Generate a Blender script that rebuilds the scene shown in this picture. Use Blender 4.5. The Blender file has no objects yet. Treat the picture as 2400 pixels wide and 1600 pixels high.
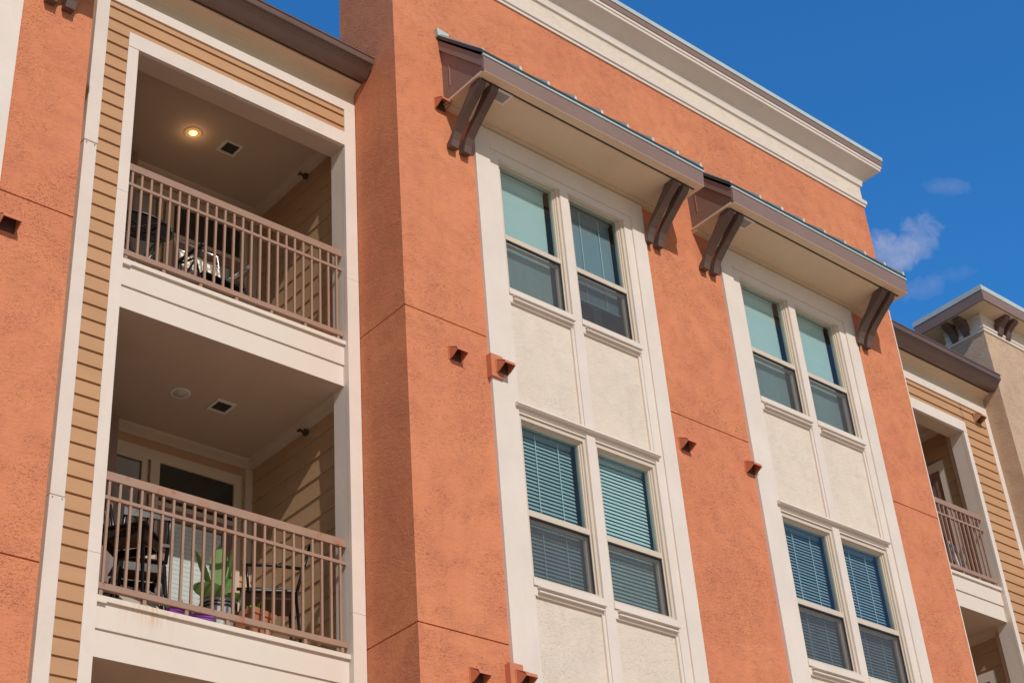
import bpy, math, random
from mathutils import Vector, Matrix
random.seed(7)
sc = bpy.context.scene
COL = sc.collection
GZ = -6.9            # ground level under the facade datum (z = 0 at the lower stucco joint)

# ------------------------------------------------------------------ helpers
class MB:
    def __init__(s): s.v = []; s.f = []; s.m = []
    def face(s, pts, mi=0):
        b = len(s.v); s.v += [tuple(p) for p in pts]; s.f.append(tuple(range(b, b+len(pts)))); s.m.append(mi); return s
    def box(s, x0, x1, y0, y1, z0, z1, mi=0):
        b = len(s.v)
        s.v += [(x0,y0,z0),(x1,y0,z0),(x1,y1,z0),(x0,y1,z0),(x0,y0,z1),(x1,y0,z1),(x1,y1,z1),(x0,y1,z1)]
        for q in ((0,3,2,1),(4,5,6,7),(0,1,5,4),(1,2,6,5),(2,3,7,6),(3,0,4,7)):
            s.f.append(tuple(b+i for i in q)); s.m.append(mi)
        return s
    def prism(s, prof, a0, a1, axis='x', mi=0, caps=True):
        """closed profile swept along an axis; prof = (y,z) for x, (x,z) for y, (x,y) for z"""
        def P(u, w, a):
            return (a,u,w) if axis == 'x' else ((u,a,w) if axis == 'y' else (u,w,a))
        n = len(prof); b = len(s.v)
        s.v += [P(u,w,a0) for u,w in prof] + [P(u,w,a1) for u,w in prof]
        for i in range(n):
            j = (i+1) % n; s.f.append((b+i, b+j, b+n+j, b+n+i)); s.m.append(mi)
        if caps:
            s.f.append(tuple(range(b+n-1, b-1, -1))); s.m.append(mi)
            s.f.append(tuple(range(b+n, b+2*n))); s.m.append(mi)
        return s
    def tube(s, pts, r, n=8, mi=0, r2=None):
        pts = [Vector(p) for p in pts]; rings = []
        for i, p in enumerate(pts):
            d = (pts[min(i+1, len(pts)-1)] - pts[max(i-1, 0)]).normalized()
            a = d.cross(Vector((0,0,1)));
            if a.length < 1e-3: a = d.cross(Vector((1,0,0)))
            a.normalize(); c = d.cross(a).normalized()
            rr = r if r2 is None else r + (r2-r)*i/(len(pts)-1)
            b = len(s.v); rings.append(b)
            for k in range(n):
                t = 2*math.pi*k/n; s.v.append(tuple(p + a*math.cos(t)*rr + c*math.sin(t)*rr))
        for i in range(len(rings)-1):
            for k in range(n):
                k2 = (k+1) % n
                s.f.append((rings[i]+k, rings[i]+k2, rings[i+1]+k2, rings[i+1]+k)); s.m.append(mi)
        s.f.append(tuple(rings[0]+k for k in range(n-1, -1, -1))); s.m.append(mi)
        s.f.append(tuple(rings[-1]+k for k in range(n))); s.m.append(mi)
        return s
    def lathe(s, prof, cx, cy, n=24, mi=0):
        b = len(s.v)
        for r, z in prof:
            for k in range(n):
                t = 2*math.pi*k/n; s.v.append((cx+r*math.cos(t), cy+r*math.sin(t), z))
        for i in range(len(prof)-1):
            for k in range(n):
                k2 = (k+1) % n
                s.f.append((b+i*n+k, b+i*n+k2, b+(i+1)*n+k2, b+(i+1)*n+k)); s.m.append(mi)
        return s
    def sweep_mitre(s, prof, x0, x1, yf, yb, mi=0):
        """open profile (p,z) run round left side, front and right side with mitred corners; p = projection"""
        b = len(s.v); n = len(prof)
        for p, z in prof:
            s.v += [(x0-p, yb, z), (x0-p, yf-p, z), (x1+p, yf-p, z), (x1+p, yb, z)]
        for i in range(n-1):
            for k in range(3):
                s.f.append((b+i*4+k, b+i*4+k+1, b+(i+1)*4+k+1, b+(i+1)*4+k)); s.m.append(mi)
        return s
    def lap(s, x0, x1, y, z0, z1, first, ex=.15, d=.019, axis='x', sgn=1, mi=0):
        """lap siding between z0 and z1; course butts at first + k*ex; axis x: runs along x on plane y"""
        z = first
        while z > z0: z -= ex
        while z < z1 - 1e-4:
            a, b_ = max(z, z0), min(z+ex, z1)
            if b_ - a > 1e-3:
                da = d*(1-(a-z)/ex); db = d*(1-(b_-z)/ex)*.15
                if axis == 'x':
                    P = lambda t, off, zz: (t, y-off, zz)
                else:
                    P = lambda t, off, zz: (y-off, t, zz)
                A,B,C,D = P(x0,da,a),P(x1,da,a),P(x1,db,b_),P(x0,db,b_)
                E,F = P(x0,0,a),P(x1,0,a)
                if axis == 'x': s.face((A,B,C,D),mi); s.face((A,E,F,B),mi); s.face((A,D,P(x0,0,b_),E),mi); s.face((B,F,P(x1,0,b_),C),mi)
                else: s.face((D,C,B,A),mi); s.face((B,F,E,A),mi)
            z += ex
        return s
    def wallx(s, x0, x1, y, z0, z1, joints=(), g=.014, dep=.016, mi=0):
        """wall sheet facing -y with recessed control joints"""
        cuts = sorted(j for j in joints if z0 < j < z1); a = z0
        for j in cuts + [None]:
            t = z1 if j is None else j-g/2
            s.face(((x0,y,a),(x1,y,a),(x1,y,t),(x0,y,t)), mi)
            if j is not None:
                u = j+g/2
                s.face(((x0,y,t),(x1,y,t),(x1,y+dep,t),(x0,y+dep,t)), mi)
                s.face(((x0,y+dep,t),(x1,y+dep,t),(x1,y+dep,u),(x0,y+dep,u)), mi)
                s.face(((x0,y+dep,u),(x1,y+dep,u),(x1,y,u),(x0,y,u)), mi); a = u
        return s
    def wally(s, x, y0, y1, z0, z1, joints=(), g=.014, dep=.016, mi=0):
        """wall sheet facing -x"""
        cuts = sorted(j for j in joints if z0 < j < z1); a = z0
        for j in cuts + [None]:
            t = z1 if j is None else j-g/2
            s.face(((x,y1,a),(x,y0,a),(x,y0,t),(x,y1,t)), mi)
            if j is not None:
                u = j+g/2
                s.face(((x,y1,t),(x,y0,t),(x+dep,y0,t),(x+dep,y1,t)), mi)
                s.face(((x+dep,y1,t),(x+dep,y0,t),(x+dep,y0,u),(x+dep,y1,u)), mi)
                s.face(((x+dep,y1,u),(x+dep,y0,u),(x,y0,u),(x,y1,u)), mi); a = u
        return s
    def each(s, name, mats, parent=None, label=None, **k):
        """one object for every separate box collected so far"""
        par = list(range(len(s.v)))
        def find(i):
            while par[i] != i: par[i] = par[par[i]]; i = par[i]
            return i
        for f in s.f:
            for i in f[1:]: par[find(i)] = find(f[0])
        groups = {}
        for fi, f in enumerate(s.f): groups.setdefault(find(f[0]), []).append(fi)
        for fs in groups.values():
            m = MB(); idx = {}
            for fi in fs:
                m.f.append(tuple(idx.setdefault(i, len(idx)) for i in s.f[fi])); m.m.append(s.m[fi])
            m.v = [s.v[i] for i in idx]; m.build(name, mats, parent, label, **k)
    def build(s, name, mats, parent=None, label=None, smooth=False, bevel=0):
        me = bpy.data.meshes.new(name); me.from_pydata(s.v, [], s.f)
        if not isinstance(mats, (list, tuple)): mats = [mats]
        for m in mats: me.materials.append(m)
        me.polygons.foreach_set('material_index', s.m)
        if smooth: me.polygons.foreach_set('use_smooth', [True]*len(s.f))
        me.update()
        o = bpy.data.objects.new(name, me); COL.objects.link(o)
        if parent is not None:
            o.parent = parent
            if parent is BLD: o.location = (0,0,-GZ)
        if label: o['label'] = label
        if bevel:
            m = o.modifiers.new('edge', 'BEVEL'); m.width = bevel; m.segments = 2; m.limit_method = 'ANGLE'
        return o
def thing(name, label, cat, loc, rz=0, group=None):
    o = bpy.data.objects.new(name, None); COL.objects.link(o); o.empty_display_size = .2
    o.location = loc; o.rotation_euler = (0,0,rz); o['label'] = label; o['category'] = cat
    if group: o['group'] = group
    return o
def B(x0,x1,y0,y1,z0,z1): return MB().box(x0,x1,y0,y1,z0,z1)

# ------------------------------------------------------------------ materials
def newmat(name):
    m = bpy.data.materials.new(name); m.use_nodes = True; nt = m.node_tree; nt.nodes.clear()
    out = nt.nodes.new('ShaderNodeOutputMaterial'); return m, nt, out
def N(nt, t, **kw):
    n = nt.nodes.new('ShaderNode'+t)
    for k, v in kw.items():
        if k in n.inputs: n.inputs[k].default_value = v
        else: setattr(n, k, v)
    return n
def noise(nt, vec, scale, detail=4, rough=.55, dist=0):
    n = N(nt,'TexNoise', Scale=scale, Detail=detail, Roughness=rough, Distortion=dist); nt.links.new(vec, n.inputs['Vector']); return n.outputs['Fac']
def ramp(nt, src, stops, interp='LINEAR'):
    r = N(nt,'ValToRGB'); r.color_ramp.interpolation = interp
    e = r.color_ramp.elements
    while len(e) < len(stops): e.new(.5)
    for i, (p, c) in enumerate(stops):
        e[i].position = p; e[i].color = (c,c,c,1) if not isinstance(c, tuple) else (*c[:3],1)
    nt.links.new(src, r.inputs[0]); return r.outputs[0]
def mixc(nt, fac, a, b, mode='MIX'):
    m = N(nt,'MixRGB', blend_type=mode)
    for i, v in ((0,fac),(1,a),(2,b)):
        if isinstance(v, (int,float)): m.inputs[i].default_value = v
        elif isinstance(v, tuple): m.inputs[i].default_value = (*v[:3],1)
        else: nt.links.new(v, m.inputs[i])
    return m.outputs[0]
def math_(nt, op, a, b=None, clamp=False):
    m = N(nt,'Math', operation=op); m.use_clamp = clamp
    for i, v in ((0,a),(1,b)):
        if v is None: continue
        if isinstance(v, (int,float)): m.inputs[i].default_value = v
        else: nt.links.new(v, m.inputs[i])
    return m.outputs[0]
def mapped(nt, scale=(1,1,1)):
    tc = N(nt,'TexCoord'); mp = N(nt,'Mapping'); mp.inputs['Scale'].default_value = scale
    nt.links.new(tc.outputs['Object'], mp.inputs[0]); return mp.outputs[0]

def stucco(name, base, warm, dark, pit=1.0, bump=.75, dens=.5):
    m, nt, out = newmat(name); v = mapped(nt)
    big = noise(nt, v, .9, 5, .6, .4); mid = noise(nt, v, 4.2, 6, .65, .8)
    fine = noise(nt, v, 38, 4, .6, .6)
    col = mixc(nt, ramp(nt, big, [(.34,0),(.66,1)]), base, warm)
    blot = math_(nt,'MULTIPLY', ramp(nt, mid, [(.42,0),(.80,1)]), .5)
    col = mixc(nt, blot, col, dark)
    run = noise(nt, mapped(nt, (1,1,.10)), 5.5, 4, .6, .3)
    col = mixc(nt, math_(nt,'MULTIPLY', ramp(nt, run, [(.50,0),(.74,1)]), .22), col, tuple(c*.8 for c in warm))
    # trowel scratches: thin worm lines inside drifting patches
    w = N(nt,'TexNoise', Scale=44, Detail=1.5, Roughness=.6, Distortion=.8)
    mp = N(nt,'Mapping'); mp.inputs['Rotation'].default_value = (.25,.5,.3); mp.inputs['Scale'].default_value = (.8,.8,2.0)
    nt.links.new(v, mp.inputs[0]); nt.links.new(mp.outputs[0], w.inputs['Vector'])
    line = ramp(nt, w.outputs['Fac'], [(.615,0),(.69,1)])
    patch = ramp(nt, math_(nt,'ADD', math_(nt,'MULTIPLY', noise(nt, v, 1.1, 3, .5, .8), .5), math_(nt,'MULTIPLY', noise(nt, v, 4.5, 4, .65, 1.0), .5)), [(dens-.05,.05),(dens+.17,1)])
    scr = math_(nt,'MULTIPLY', line, patch)
    pits = math_(nt,'MULTIPLY', ramp(nt, noise(nt, v, 85, 2, .5, 0), [(.60,0),(.70,1)]), patch)
    rel = math_(nt,'MAXIMUM', scr, pits)
    col = mixc(nt, math_(nt,'MULTIPLY', rel, .30*pit), col, tuple(c*.45 for c in dark))  # shade of the relief also put into the colour of scratches and pits
    fine = math_(nt,'ADD', math_(nt,'MULTIPLY', fine, .7), math_(nt,'MULTIPLY', noise(nt, mp.outputs[0], 17, 6, .70, .3), 1.1))
    h = math_(nt,'SUBTRACT', fine, math_(nt,'MULTIPLY', rel, 1.5*pit))
    bp = N(nt,'Bump', Strength=bump, Distance=.011); nt.links.new(h, bp.inputs['Height'])
    p = N(nt,'BsdfPrincipled', Roughness=.93); p.inputs['Specular IOR Level'].default_value = .15
    nt.links.new(col, p.inputs['Base Color']); nt.links.new(bp.outputs[0], p.inputs['Normal'])
    nt.links.new(p.outputs[0], out.inputs[0]); return m
def paint(name, base, rough=.55, var=.06, grain=(1,1,1), bump=.12, streak=0, stain=None, metal=0, spec=.35):
    m, nt, out = newmat(name); v = mapped(nt, grain)
    a = noise(nt, v, 1.7, 5, .6, .3); b = noise(nt, v, 14, 5, .65, .2)
    dk = tuple(c*(1-var*1.6) for c in base); lt = tuple(min(1,c*(1+var)) for c in base)
    col = mixc(nt, ramp(nt, a, [(.3,0),(.7,1)]), dk, lt)
    col = mixc(nt, math_(nt,'MULTIPLY', ramp(nt, b, [(.5,0),(.8,1)]), .5), col, tuple(c*(1-var*2.2) for c in base))
    if streak:
        vs = mapped(nt, (1,1,.07)); st = ramp(nt, noise(nt, vs, 16, 4, .6, .1), [(.55,0),(.75,1)])
        msk = ramp(nt, noise(nt, mapped(nt,(1,1,.5)), 1.1, 3, .5, 0), [(.45,0),(.65,1)])
        col = mixc(nt, math_(nt,'MULTIPLY', math_(nt,'MULTIPLY', st, msk), streak), col, stain or tuple(c*.6 for c in base))
    bp = N(nt,'Bump', Strength=bump, Distance=.003); nt.links.new(noise(nt, v, 60, 4, .6, 0), bp.inputs['Height'])
    p = N(nt,'BsdfPrincipled', Roughness=rough, Metallic=metal); p.inputs['Specular IOR Level'].default_value = spec
    nt.links.new(col, p.inputs['Base Color']); nt.links.new(bp.outputs[0], p.inputs['Normal'])
    rr = ramp(nt, b, [(.3,max(0,rough-.1)),(.7,min(1,rough+.1))]); nt.links.new(rr, p.inputs['Roughness'])
    nt.links.new(p.outputs[0], out.inputs[0]); return m
def rusty(name, base):
    m, nt, out = newmat(name); v = mapped(nt)
    col = mixc(nt, ramp(nt, noise(nt, v, 3, 5, .6, 0), [(.35,0),(.65,1)]), tuple(c*.88 for c in base), base)
    r1 = ramp(nt, noise(nt, v, 7, 6, .7, .5), [(.54,0),(.66,1)]); r2 = ramp(nt, noise(nt, v, 55, 4, .7, 0), [(.5,0),(.64,1)])
    col = mixc(nt, math_(nt,'MULTIPLY', r1, .8), col, (.42,.15,.06))
    col = mixc(nt, math_(nt,'MULTIPLY', math_(nt,'MULTIPLY', r1, r2), .9), col, (.10,.035,.02))
    p = N(nt,'BsdfPrincipled', Roughness=.55); nt.links.new(col, p.inputs['Base Color']); nt.links.new(p.outputs[0], out.inputs[0]); return m
def stained_band(name, base):
    """cream fascia board with rust runs under the left half of the lower railing"""
    m, nt, out = newmat(name); tc = N(nt,'TexCoord'); sp = N(nt,'SeparateXYZ'); nt.links.new(tc.outputs['Object'], sp.inputs[0])
    v = mapped(nt); col = mixc(nt, noise(nt, v, 2, 5, .6, .3), tuple(c*.93 for c in base), base)
    mx = ramp(nt, sp.outputs['X'], [(0,0),(.001,0)])
    def band(c, w): return ramp(nt, math_(nt,'ABSOLUTE', math_(nt,'SUBTRACT', sp.outputs['X'], c)), [(0,1),(w,0)], 'EASE')
    xm = band(-2.05,.42); zt = ramp(nt, math_(nt,'SUBTRACT', -.03, sp.outputs['Z']), [(0,1),(.16,.0)])
    run = ramp(nt, noise(nt, mapped(nt,(1,1,.06)), 30, 4, .65, 0), [(.42,0),(.7,1)])
    run = math_(nt,'MULTIPLY', run, math_(nt,'LESS_THAN', sp.outputs['Z'], .5))
    f = math_(nt,'MULTIPLY', math_(nt,'MULTIPLY', xm, run), ramp(nt, math_(nt,'SUBTRACT', -.02, sp.outputs['Z']), [(0,.95),(.22,.15),(.4,0)]))
    col = mixc(nt, f, col, (.52,.30,.10))
    p = N(nt,'BsdfPrincipled', Roughness=.6); nt.links.new(col, p.inputs['Base Color']); nt.links.new(p.outputs[0], out.inputs[0]); return m
def glass(name, tint, gl=1.0):
    m, nt, out = newmat(name); t = N(nt,'BsdfTransparent'); t.inputs[0].default_value = (*tint,1)
    g = N(nt,'BsdfGlossy', Roughness=.015); g.inputs[0].default_value = (gl,gl,gl,1)
    bp = N(nt,'Bump', Strength=.03, Distance=.02); nt.links.new(noise(nt, mapped(nt), 1.3, 2, .5, 0), bp.inputs['Height']); nt.links.new(bp.outputs[0], g.inputs['Normal'])
    lw = N(nt,'LayerWeight'); fr = math_(nt,'ADD', math_(nt,'MULTIPLY', math_(nt,'POWER', lw.outputs['Facing'], 5), .91), .085); mx = N(nt,'MixShader'); nt.links.new(fr, mx.inputs[0])
    nt.links.new(t.outputs[0], mx.inputs[1]); nt.links.new(g.outputs[0], mx.inputs[2]); nt.links.new(mx.outputs[0], out.inputs[0]); return m
def screen(name):
    m, nt, out = newmat(name); t = N(nt,'BsdfTransparent'); t.inputs[0].default_value = (1,1,1,1)
    d = N(nt,'BsdfDiffuse'); d.inputs[0].default_value = (.12,.12,.13,1)
    f = ramp(nt, noise(nt, mapped(nt,(1,1,.25)), 5, 5, .6, 0), [(.3,.38),(.7,.50)])
    mx = N(nt,'MixShader'); nt.links.new(f, mx.inputs[0]); nt.links.new(t.outputs[0], mx.inputs[1]); nt.links.new(d.outputs[0], mx.inputs[2]); nt.links.new(mx.outputs[0], out.inputs[0]); return m
def emit(name, c, s):
    m, nt, out = newmat(name); e = N(nt,'Emission', Strength=s); e.inputs[0].default_value = (*c,1); nt.links.new(e.outputs[0], out.inputs[0]); return m
def plaid(name):
    m, nt, out = newmat(name); tc = N(nt,'TexCoord'); sp = N(nt,'SeparateXYZ'); nt.links.new(tc.outputs['Object'], sp.inputs[0])
    def st(ch, per, w): return math_(nt,'LESS_THAN', math_(nt,'FRACT', math_(nt,'MULTIPLY', sp.outputs[ch], 1/per)), w)
    col = mixc(nt, st('X',.062,.42), (.86,.84,.78), (.20,.18,.18)); col = mixc(nt, math_(nt,'MULTIPLY', st('Z',.075,.4), .8), col, (.42,.34,.16))
    p = N(nt,'BsdfPrincipled', Roughness=.8); nt.links.new(col, p.inputs['Base Color']); nt.links.new(p.outputs[0], out.inputs[0]); return m
def leafm(name, a, b):
    m, nt, out = newmat(name); v = mapped(nt); col = mixc(nt, noise(nt, v, 9, 4, .6, .5), a, b)
    p = N(nt,'BsdfPrincipled', Roughness=.45); nt.links.new(col, p.inputs['Base Color'])
    t = N(nt,'BsdfTranslucent'); nt.links.new(col, t.inputs[0]); mx = N(nt,'MixShader'); mx.inputs[0].default_value = .3
    nt.links.new(p.outputs[0], mx.inputs[1]); nt.links.new(t.outputs[0], mx.inputs[2]); nt.links.new(mx.outputs[0], out.inputs[0]); return m

M = {}
M['orange'] = stucco('orange_stucco', (.695,.262,.130), (.64,.226,.120), (.43,.140,.088))
M['tan'] = stucco('tan_stucco', (.60,.425,.305), (.53,.375,.265), (.37,.26,.19), .8)
M['cream_st'] = stucco('cream_stucco', (.735,.63,.53), (.705,.605,.51), (.56,.48,.41), .6, .6, .52)
M['trim'] = paint('cream_trim_paint', (.725,.632,.562), .6, .04, streak=.12)
M['band'] = stained_band('cream_fascia_paint', (.735,.635,.55))
M['frame'] = paint('window_frame_vinyl', (.62,.525,.43), .5, .03)
M['siding'] = paint('tan_siding_paint', (.49,.272,.14), .7, .05, (.4,1,2.2), .35)
M['siding2'] = paint('inner_siding_paint', (.46,.285,.16), .7, .05, (1,.4,2.2), .35)
M['soffit'] = paint('beige_soffit_paint', (.70,.55,.40), .75, .03)
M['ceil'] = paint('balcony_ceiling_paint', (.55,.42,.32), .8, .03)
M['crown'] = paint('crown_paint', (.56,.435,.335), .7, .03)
M['brown'] = paint('brown_fascia_paint', (.255,.165,.14), .5, .05, streak=.15)
M['bracket'] = paint('shaded_brown_bracket_paint', (.135,.085,.068), .6, .10, (1,1,.3), .3)  # overhang shade put into the colour; the lit paint is nearer the fascia brown
M['gutter'] = paint('brown_gutter_enamel', (.145,.085,.068), .38, .05, spec=.5)
M['rail'] = paint('brown_railing_enamel', (.355,.215,.155), .45, .06, spec=.45)
M['railrust'] = rusty('weathered_railing_enamel', (.365,.225,.16))
M['door'] = paint('mauve_brown_door_paint', (.26,.155,.13), .5, .05)
M['patina'] = paint('pale_coping_metal', (.50,.57,.56), .5, .08, metal=.0, spec=.5)
M['roofm'] = paint('dark_teal_roof_metal', (.045,.075,.08), .4, .1, metal=.3)
M['seam'] = paint('grey_seam_metal', (.62,.60,.56), .5, .12, metal=.0)
M['glass'] = glass('tinted_window_glass', (.675,.845,.85))
M['glassB'] = glass('sky_haze_window_glass', (.64,.79,.83))  # sky reflection and haze put into the tint of the blue panes
M['glassd'] = glass('door_glass', (.90,.94,.93), .8)
M['screen'] = screen('insect_screen_mesh')
M['shade'] = paint('white_shade_fabric', (.80,.80,.79), .85, .02, (1,1,30), .3)
M['slat'] = paint('white_blind_slats', (.78,.80,.78), .5, .02)
M['slatg'] = paint('grey_blind_slats', (.50,.52,.56), .5, .02)
M['slatm'] = paint('pale_grey_slats', (.50,.54,.56), .5, .03); M['slatd'] = paint('blue_grey_slats', (.38,.40,.45), .5, .03)
M['cord'] = paint('white_cord', (.80,.82,.80), .6, .02)
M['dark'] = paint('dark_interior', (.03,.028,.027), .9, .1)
M['room'] = paint('dim_room_wall', (.20,.20,.20), .9, .1)
M['gasket'] = paint('black_gasket', (.03,.028,.026), .6, .1)
M['white'] = paint('white_plastic', (.72,.68,.62), .5, .03)
M['grille'] = paint('dark_vent_grille', (.07,.05,.04), .6, .1)
M['vgrille'] = paint('grey_vent_grille', (.30,.28,.26), .6, .1)
M['hood'] = paint('orange_hood_enamel', (.58,.20,.105), .5, .06)
M['hoodin'] = paint('dark_hood_inside', (.10,.045,.035), .7, .2)  # darker brown than the hood enamel
M['lamp'] = emit('warm_lit_bulb', (1,.66,.28), 3.2)
M['lampr'] = emit('warm_lit_reflector', (1,.42,.08), .75)
M['lens'] = paint('unlit_lamp_lens', (.50,.46,.36), .4, .03)
M['steel'] = paint('grey_steel', (.30,.31,.32), .35, .1, metal=.8)
M['chrome'] = paint('bright_tube', (.75,.75,.76), .2, .05, metal=.9)
M['black'] = paint('black_metal_paint', (.016,.015,.016), .35, .1, spec=.5)
M['blackf'] = paint('black_fabric', (.012,.011,.012), 1.0, .1, spec=.05)
M['seatbrown'] = paint('brown_seat_underside', (.12,.065,.04), .6, .15)
M['orangewood'] = paint('orange_wood_seat', (.16,.07,.03), .5, .2)
M['plaid'] = plaid('plaid_webbing')
M['leaf'] = leafm('green_leaf', (.13,.27,.07), (.24,.43,.13)); M['leafy'] = leafm('yellow_green_leaf', (.34,.48,.05), (.22,.38,.04))
M['terra'] = paint('terracotta', (.50,.19,.10), .8, .08); M['galv'] = paint('galvanised_pot', (.48,.48,.50), .4, .1, metal=.3)
M['purple'] = paint('purple_rubber', (.20,.04,.26), .5, .05); M['bluef'] = paint('blue_fabric', (.035,.085,.16), .8, .1)
M['binm'] = paint('beige_bin_plastic', (.52,.44,.36), .55, .04)
M['shingle'] = paint('dark_shingle', (.05,.045,.04), .9, .2)
M['conc'] = paint('pale_concrete', (.60,.47,.335), .9, .12, bump=.5); M['lawn'] = paint('dry_lawn', (.40,.32,.18), .95, .25, bump=.8)
M['asphalt'] = paint('asphalt', (.06,.058,.055), .9, .2, bump=.6)

# ------------------------------------------------------------------ ground
def tagk(o, k='structure'): o['kind'] = k; return o
g = tagk(B(-400,400,-400,400,GZ-.3,GZ).build('ground', M['lawn']))
p = tagk(B(-60,60,-34,2.5,GZ+.003,GZ+.007).build('pavement', M['conc']))
rd = MB(); rd.box(-60,60,-46,-34.2,GZ+.002,GZ+.006); tagk(rd.build('road', M['asphalt']))
kb = B(-60,60,-34.2,-34,GZ,GZ+.13).build('pavement_kerb', M['conc']); tagk(kb)

# ------------------------------------------------------------------ the building
BLD = thing('apartment_building', 'orange and tan stucco apartment building with cream window bays, brown awnings and railed balconies', 'building', (0,0,GZ))
J = (-3.2, 0.0, 3.2); E1 = 8.285; ZT = 8.06
WB = [(1.0, 3.515), (4.80, 7.315)]         # the two window bays (x)
# centre tower
w = MB()
for a, b in ((0, WB[0][0]), (WB[0][1], WB[1][0]), (WB[1][1], E1)): w.wallx(a, b, 0, GZ, 5.95, J)
w.wallx(0, E1, 0, 5.95, ZT+.5)
w.wally(0, 0, .97, GZ, ZT+.5, J)
w.face(((E1,0,GZ),(E1,.97,GZ),(E1,.97,ZT+.5),(E1,0,ZT+.5)))
w.face(((E1,.97,6.2),(0,.97,6.2),(0,.97,ZT+.5),(E1,.97,ZT+.5)))
w.build('tower_wall', M['orange'], BLD, 'orange stucco tower wall with two cream window bays')
# left tower
LX = -3.37; LJ = (-.306, 2.735)
w = MB(); w.wallx(-4.02, LX, 0, GZ, 8.0, LJ); w.wallx(-11.4, -6.55, 0, GZ, 8.0, LJ); w.wallx(-6.55, -4.02, 0, 5.38, 8.0)
w.face(((LX,0,GZ),(LX,.97,GZ),(LX,.97,8),(LX,0,8))); w.face(((LX,.97,6),(-11.4,.97,6),(-11.4,.97,8),(LX,.97,8)))
w.face(((-11.4,0,8),(LX,0,8),(LX,.97,8),(-11.4,.97,8)))
w.build('tower_wall', M['orange'], BLD, 'orange stucco wall strip left of the downspout')
# rear mass and core (keeps daylight out of the rooms)
w = MB(); w.box(-11.4, 18.5, 2.72, 9, GZ, 6.3); w.box(.06, E1-.06, 1.4, 2.7, GZ, 6.3); w.box(-11.3, LX-.06, 1.0, 2.7, GZ, 6.0)
w.build('rear_wall', M['tan'], BLD)
# parapet cornice
c = MB(); c.sweep_mitre([(0,ZT),(.020,ZT),(.022,ZT+.035),(.040,ZT+.045),(.044,ZT+.10),(.012,ZT+.115),(.008,ZT+.12)], 0, E1, 0, .97)
c.build('cornice_band', M['trim'], BLD)
cr = MB(); prof = [(.004,8.18),(.004,8.40),(.012,8.425)]
c2 = MB(); c2.sweep_mitre(prof, 0, E1, 0, .97); cor = c2.build('parapet_cornice', M['cream_st'], BLD, 'cream moulded cornice along the top of the orange tower')
c3 = MB(); pr = [(.012,8.425),(.032,8.43),(.036,8.465),(.042,8.50),(.052,8.53),(.068,8.552),(.078,8.556),(.246,8.662),(.250,8.70),(.262,8.705),(.266,8.745)]
c3.sweep_mitre(pr, 0, E1, 0, .97); c3.build('cove_moulding', M['trim'], cor)
c4 = MB(); c4.sweep_mitre([(.20,8.746),(.276,8.746),(.280,8.83),(.2,8.83)], 0, E1, 0, .97); c4.build('fascia', M['brown'], cor)
c5 = MB(); c5.sweep_mitre([(.2,8.832),(.292,8.838),(.298,8.90),(.0,8.93)], 0, E1, 0, .97); c5.face(((0,0,8.93),(E1,0,8.93),(E1,.97,8.93),(0,.97,8.93))); c5.build('metal_coping', M['patina'], cor)

# ------------------------------------------------------------------ windows
def blind(parent, x0, x1, z0, z1, y, sp, wd, tilt, mat, cords=True, bottom=True, thick=.0018, jitter=.0):
    b = MB(); z = z1-.05
    b.box(x0, x1, y-.02, y+.03, z1-.045, z1)
    while z > z0+.02:
        t = tilt + random.uniform(-jitter, jitter); dy = wd/2*math.cos(t); dz = wd/2*math.sin(t)
        # outer edge (toward -y) lifted for positive tilt; slight crown in the slat
        p0 = (y-dy, z+dz); p1 = (y, z+.0025); p2 = (y+dy, z-dz)
        b.prism([p0, p1, p2, (p2[0], p2[1]-thick), (p1[0], p1[1]-thick), (p0[0], p0[1]-thick)], x0, x1)
        z -= sp
    if bottom: b.box(x0, x1, y-.018, y+.018, z0-.005, z0+.015)
    o = b.build('window_blind', mat, parent)
    if cords:
        cmb = MB()
        for f in (.38, .76): 
            xc = x0+(x1-x0)*f; cmb.box(xc-.0035, xc+.0035, y-wd/2-.004, y-wd/2-.001, z0, z1-.04)
        cmb.each('blind_cord', M['cord'], parent)
    return o
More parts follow.
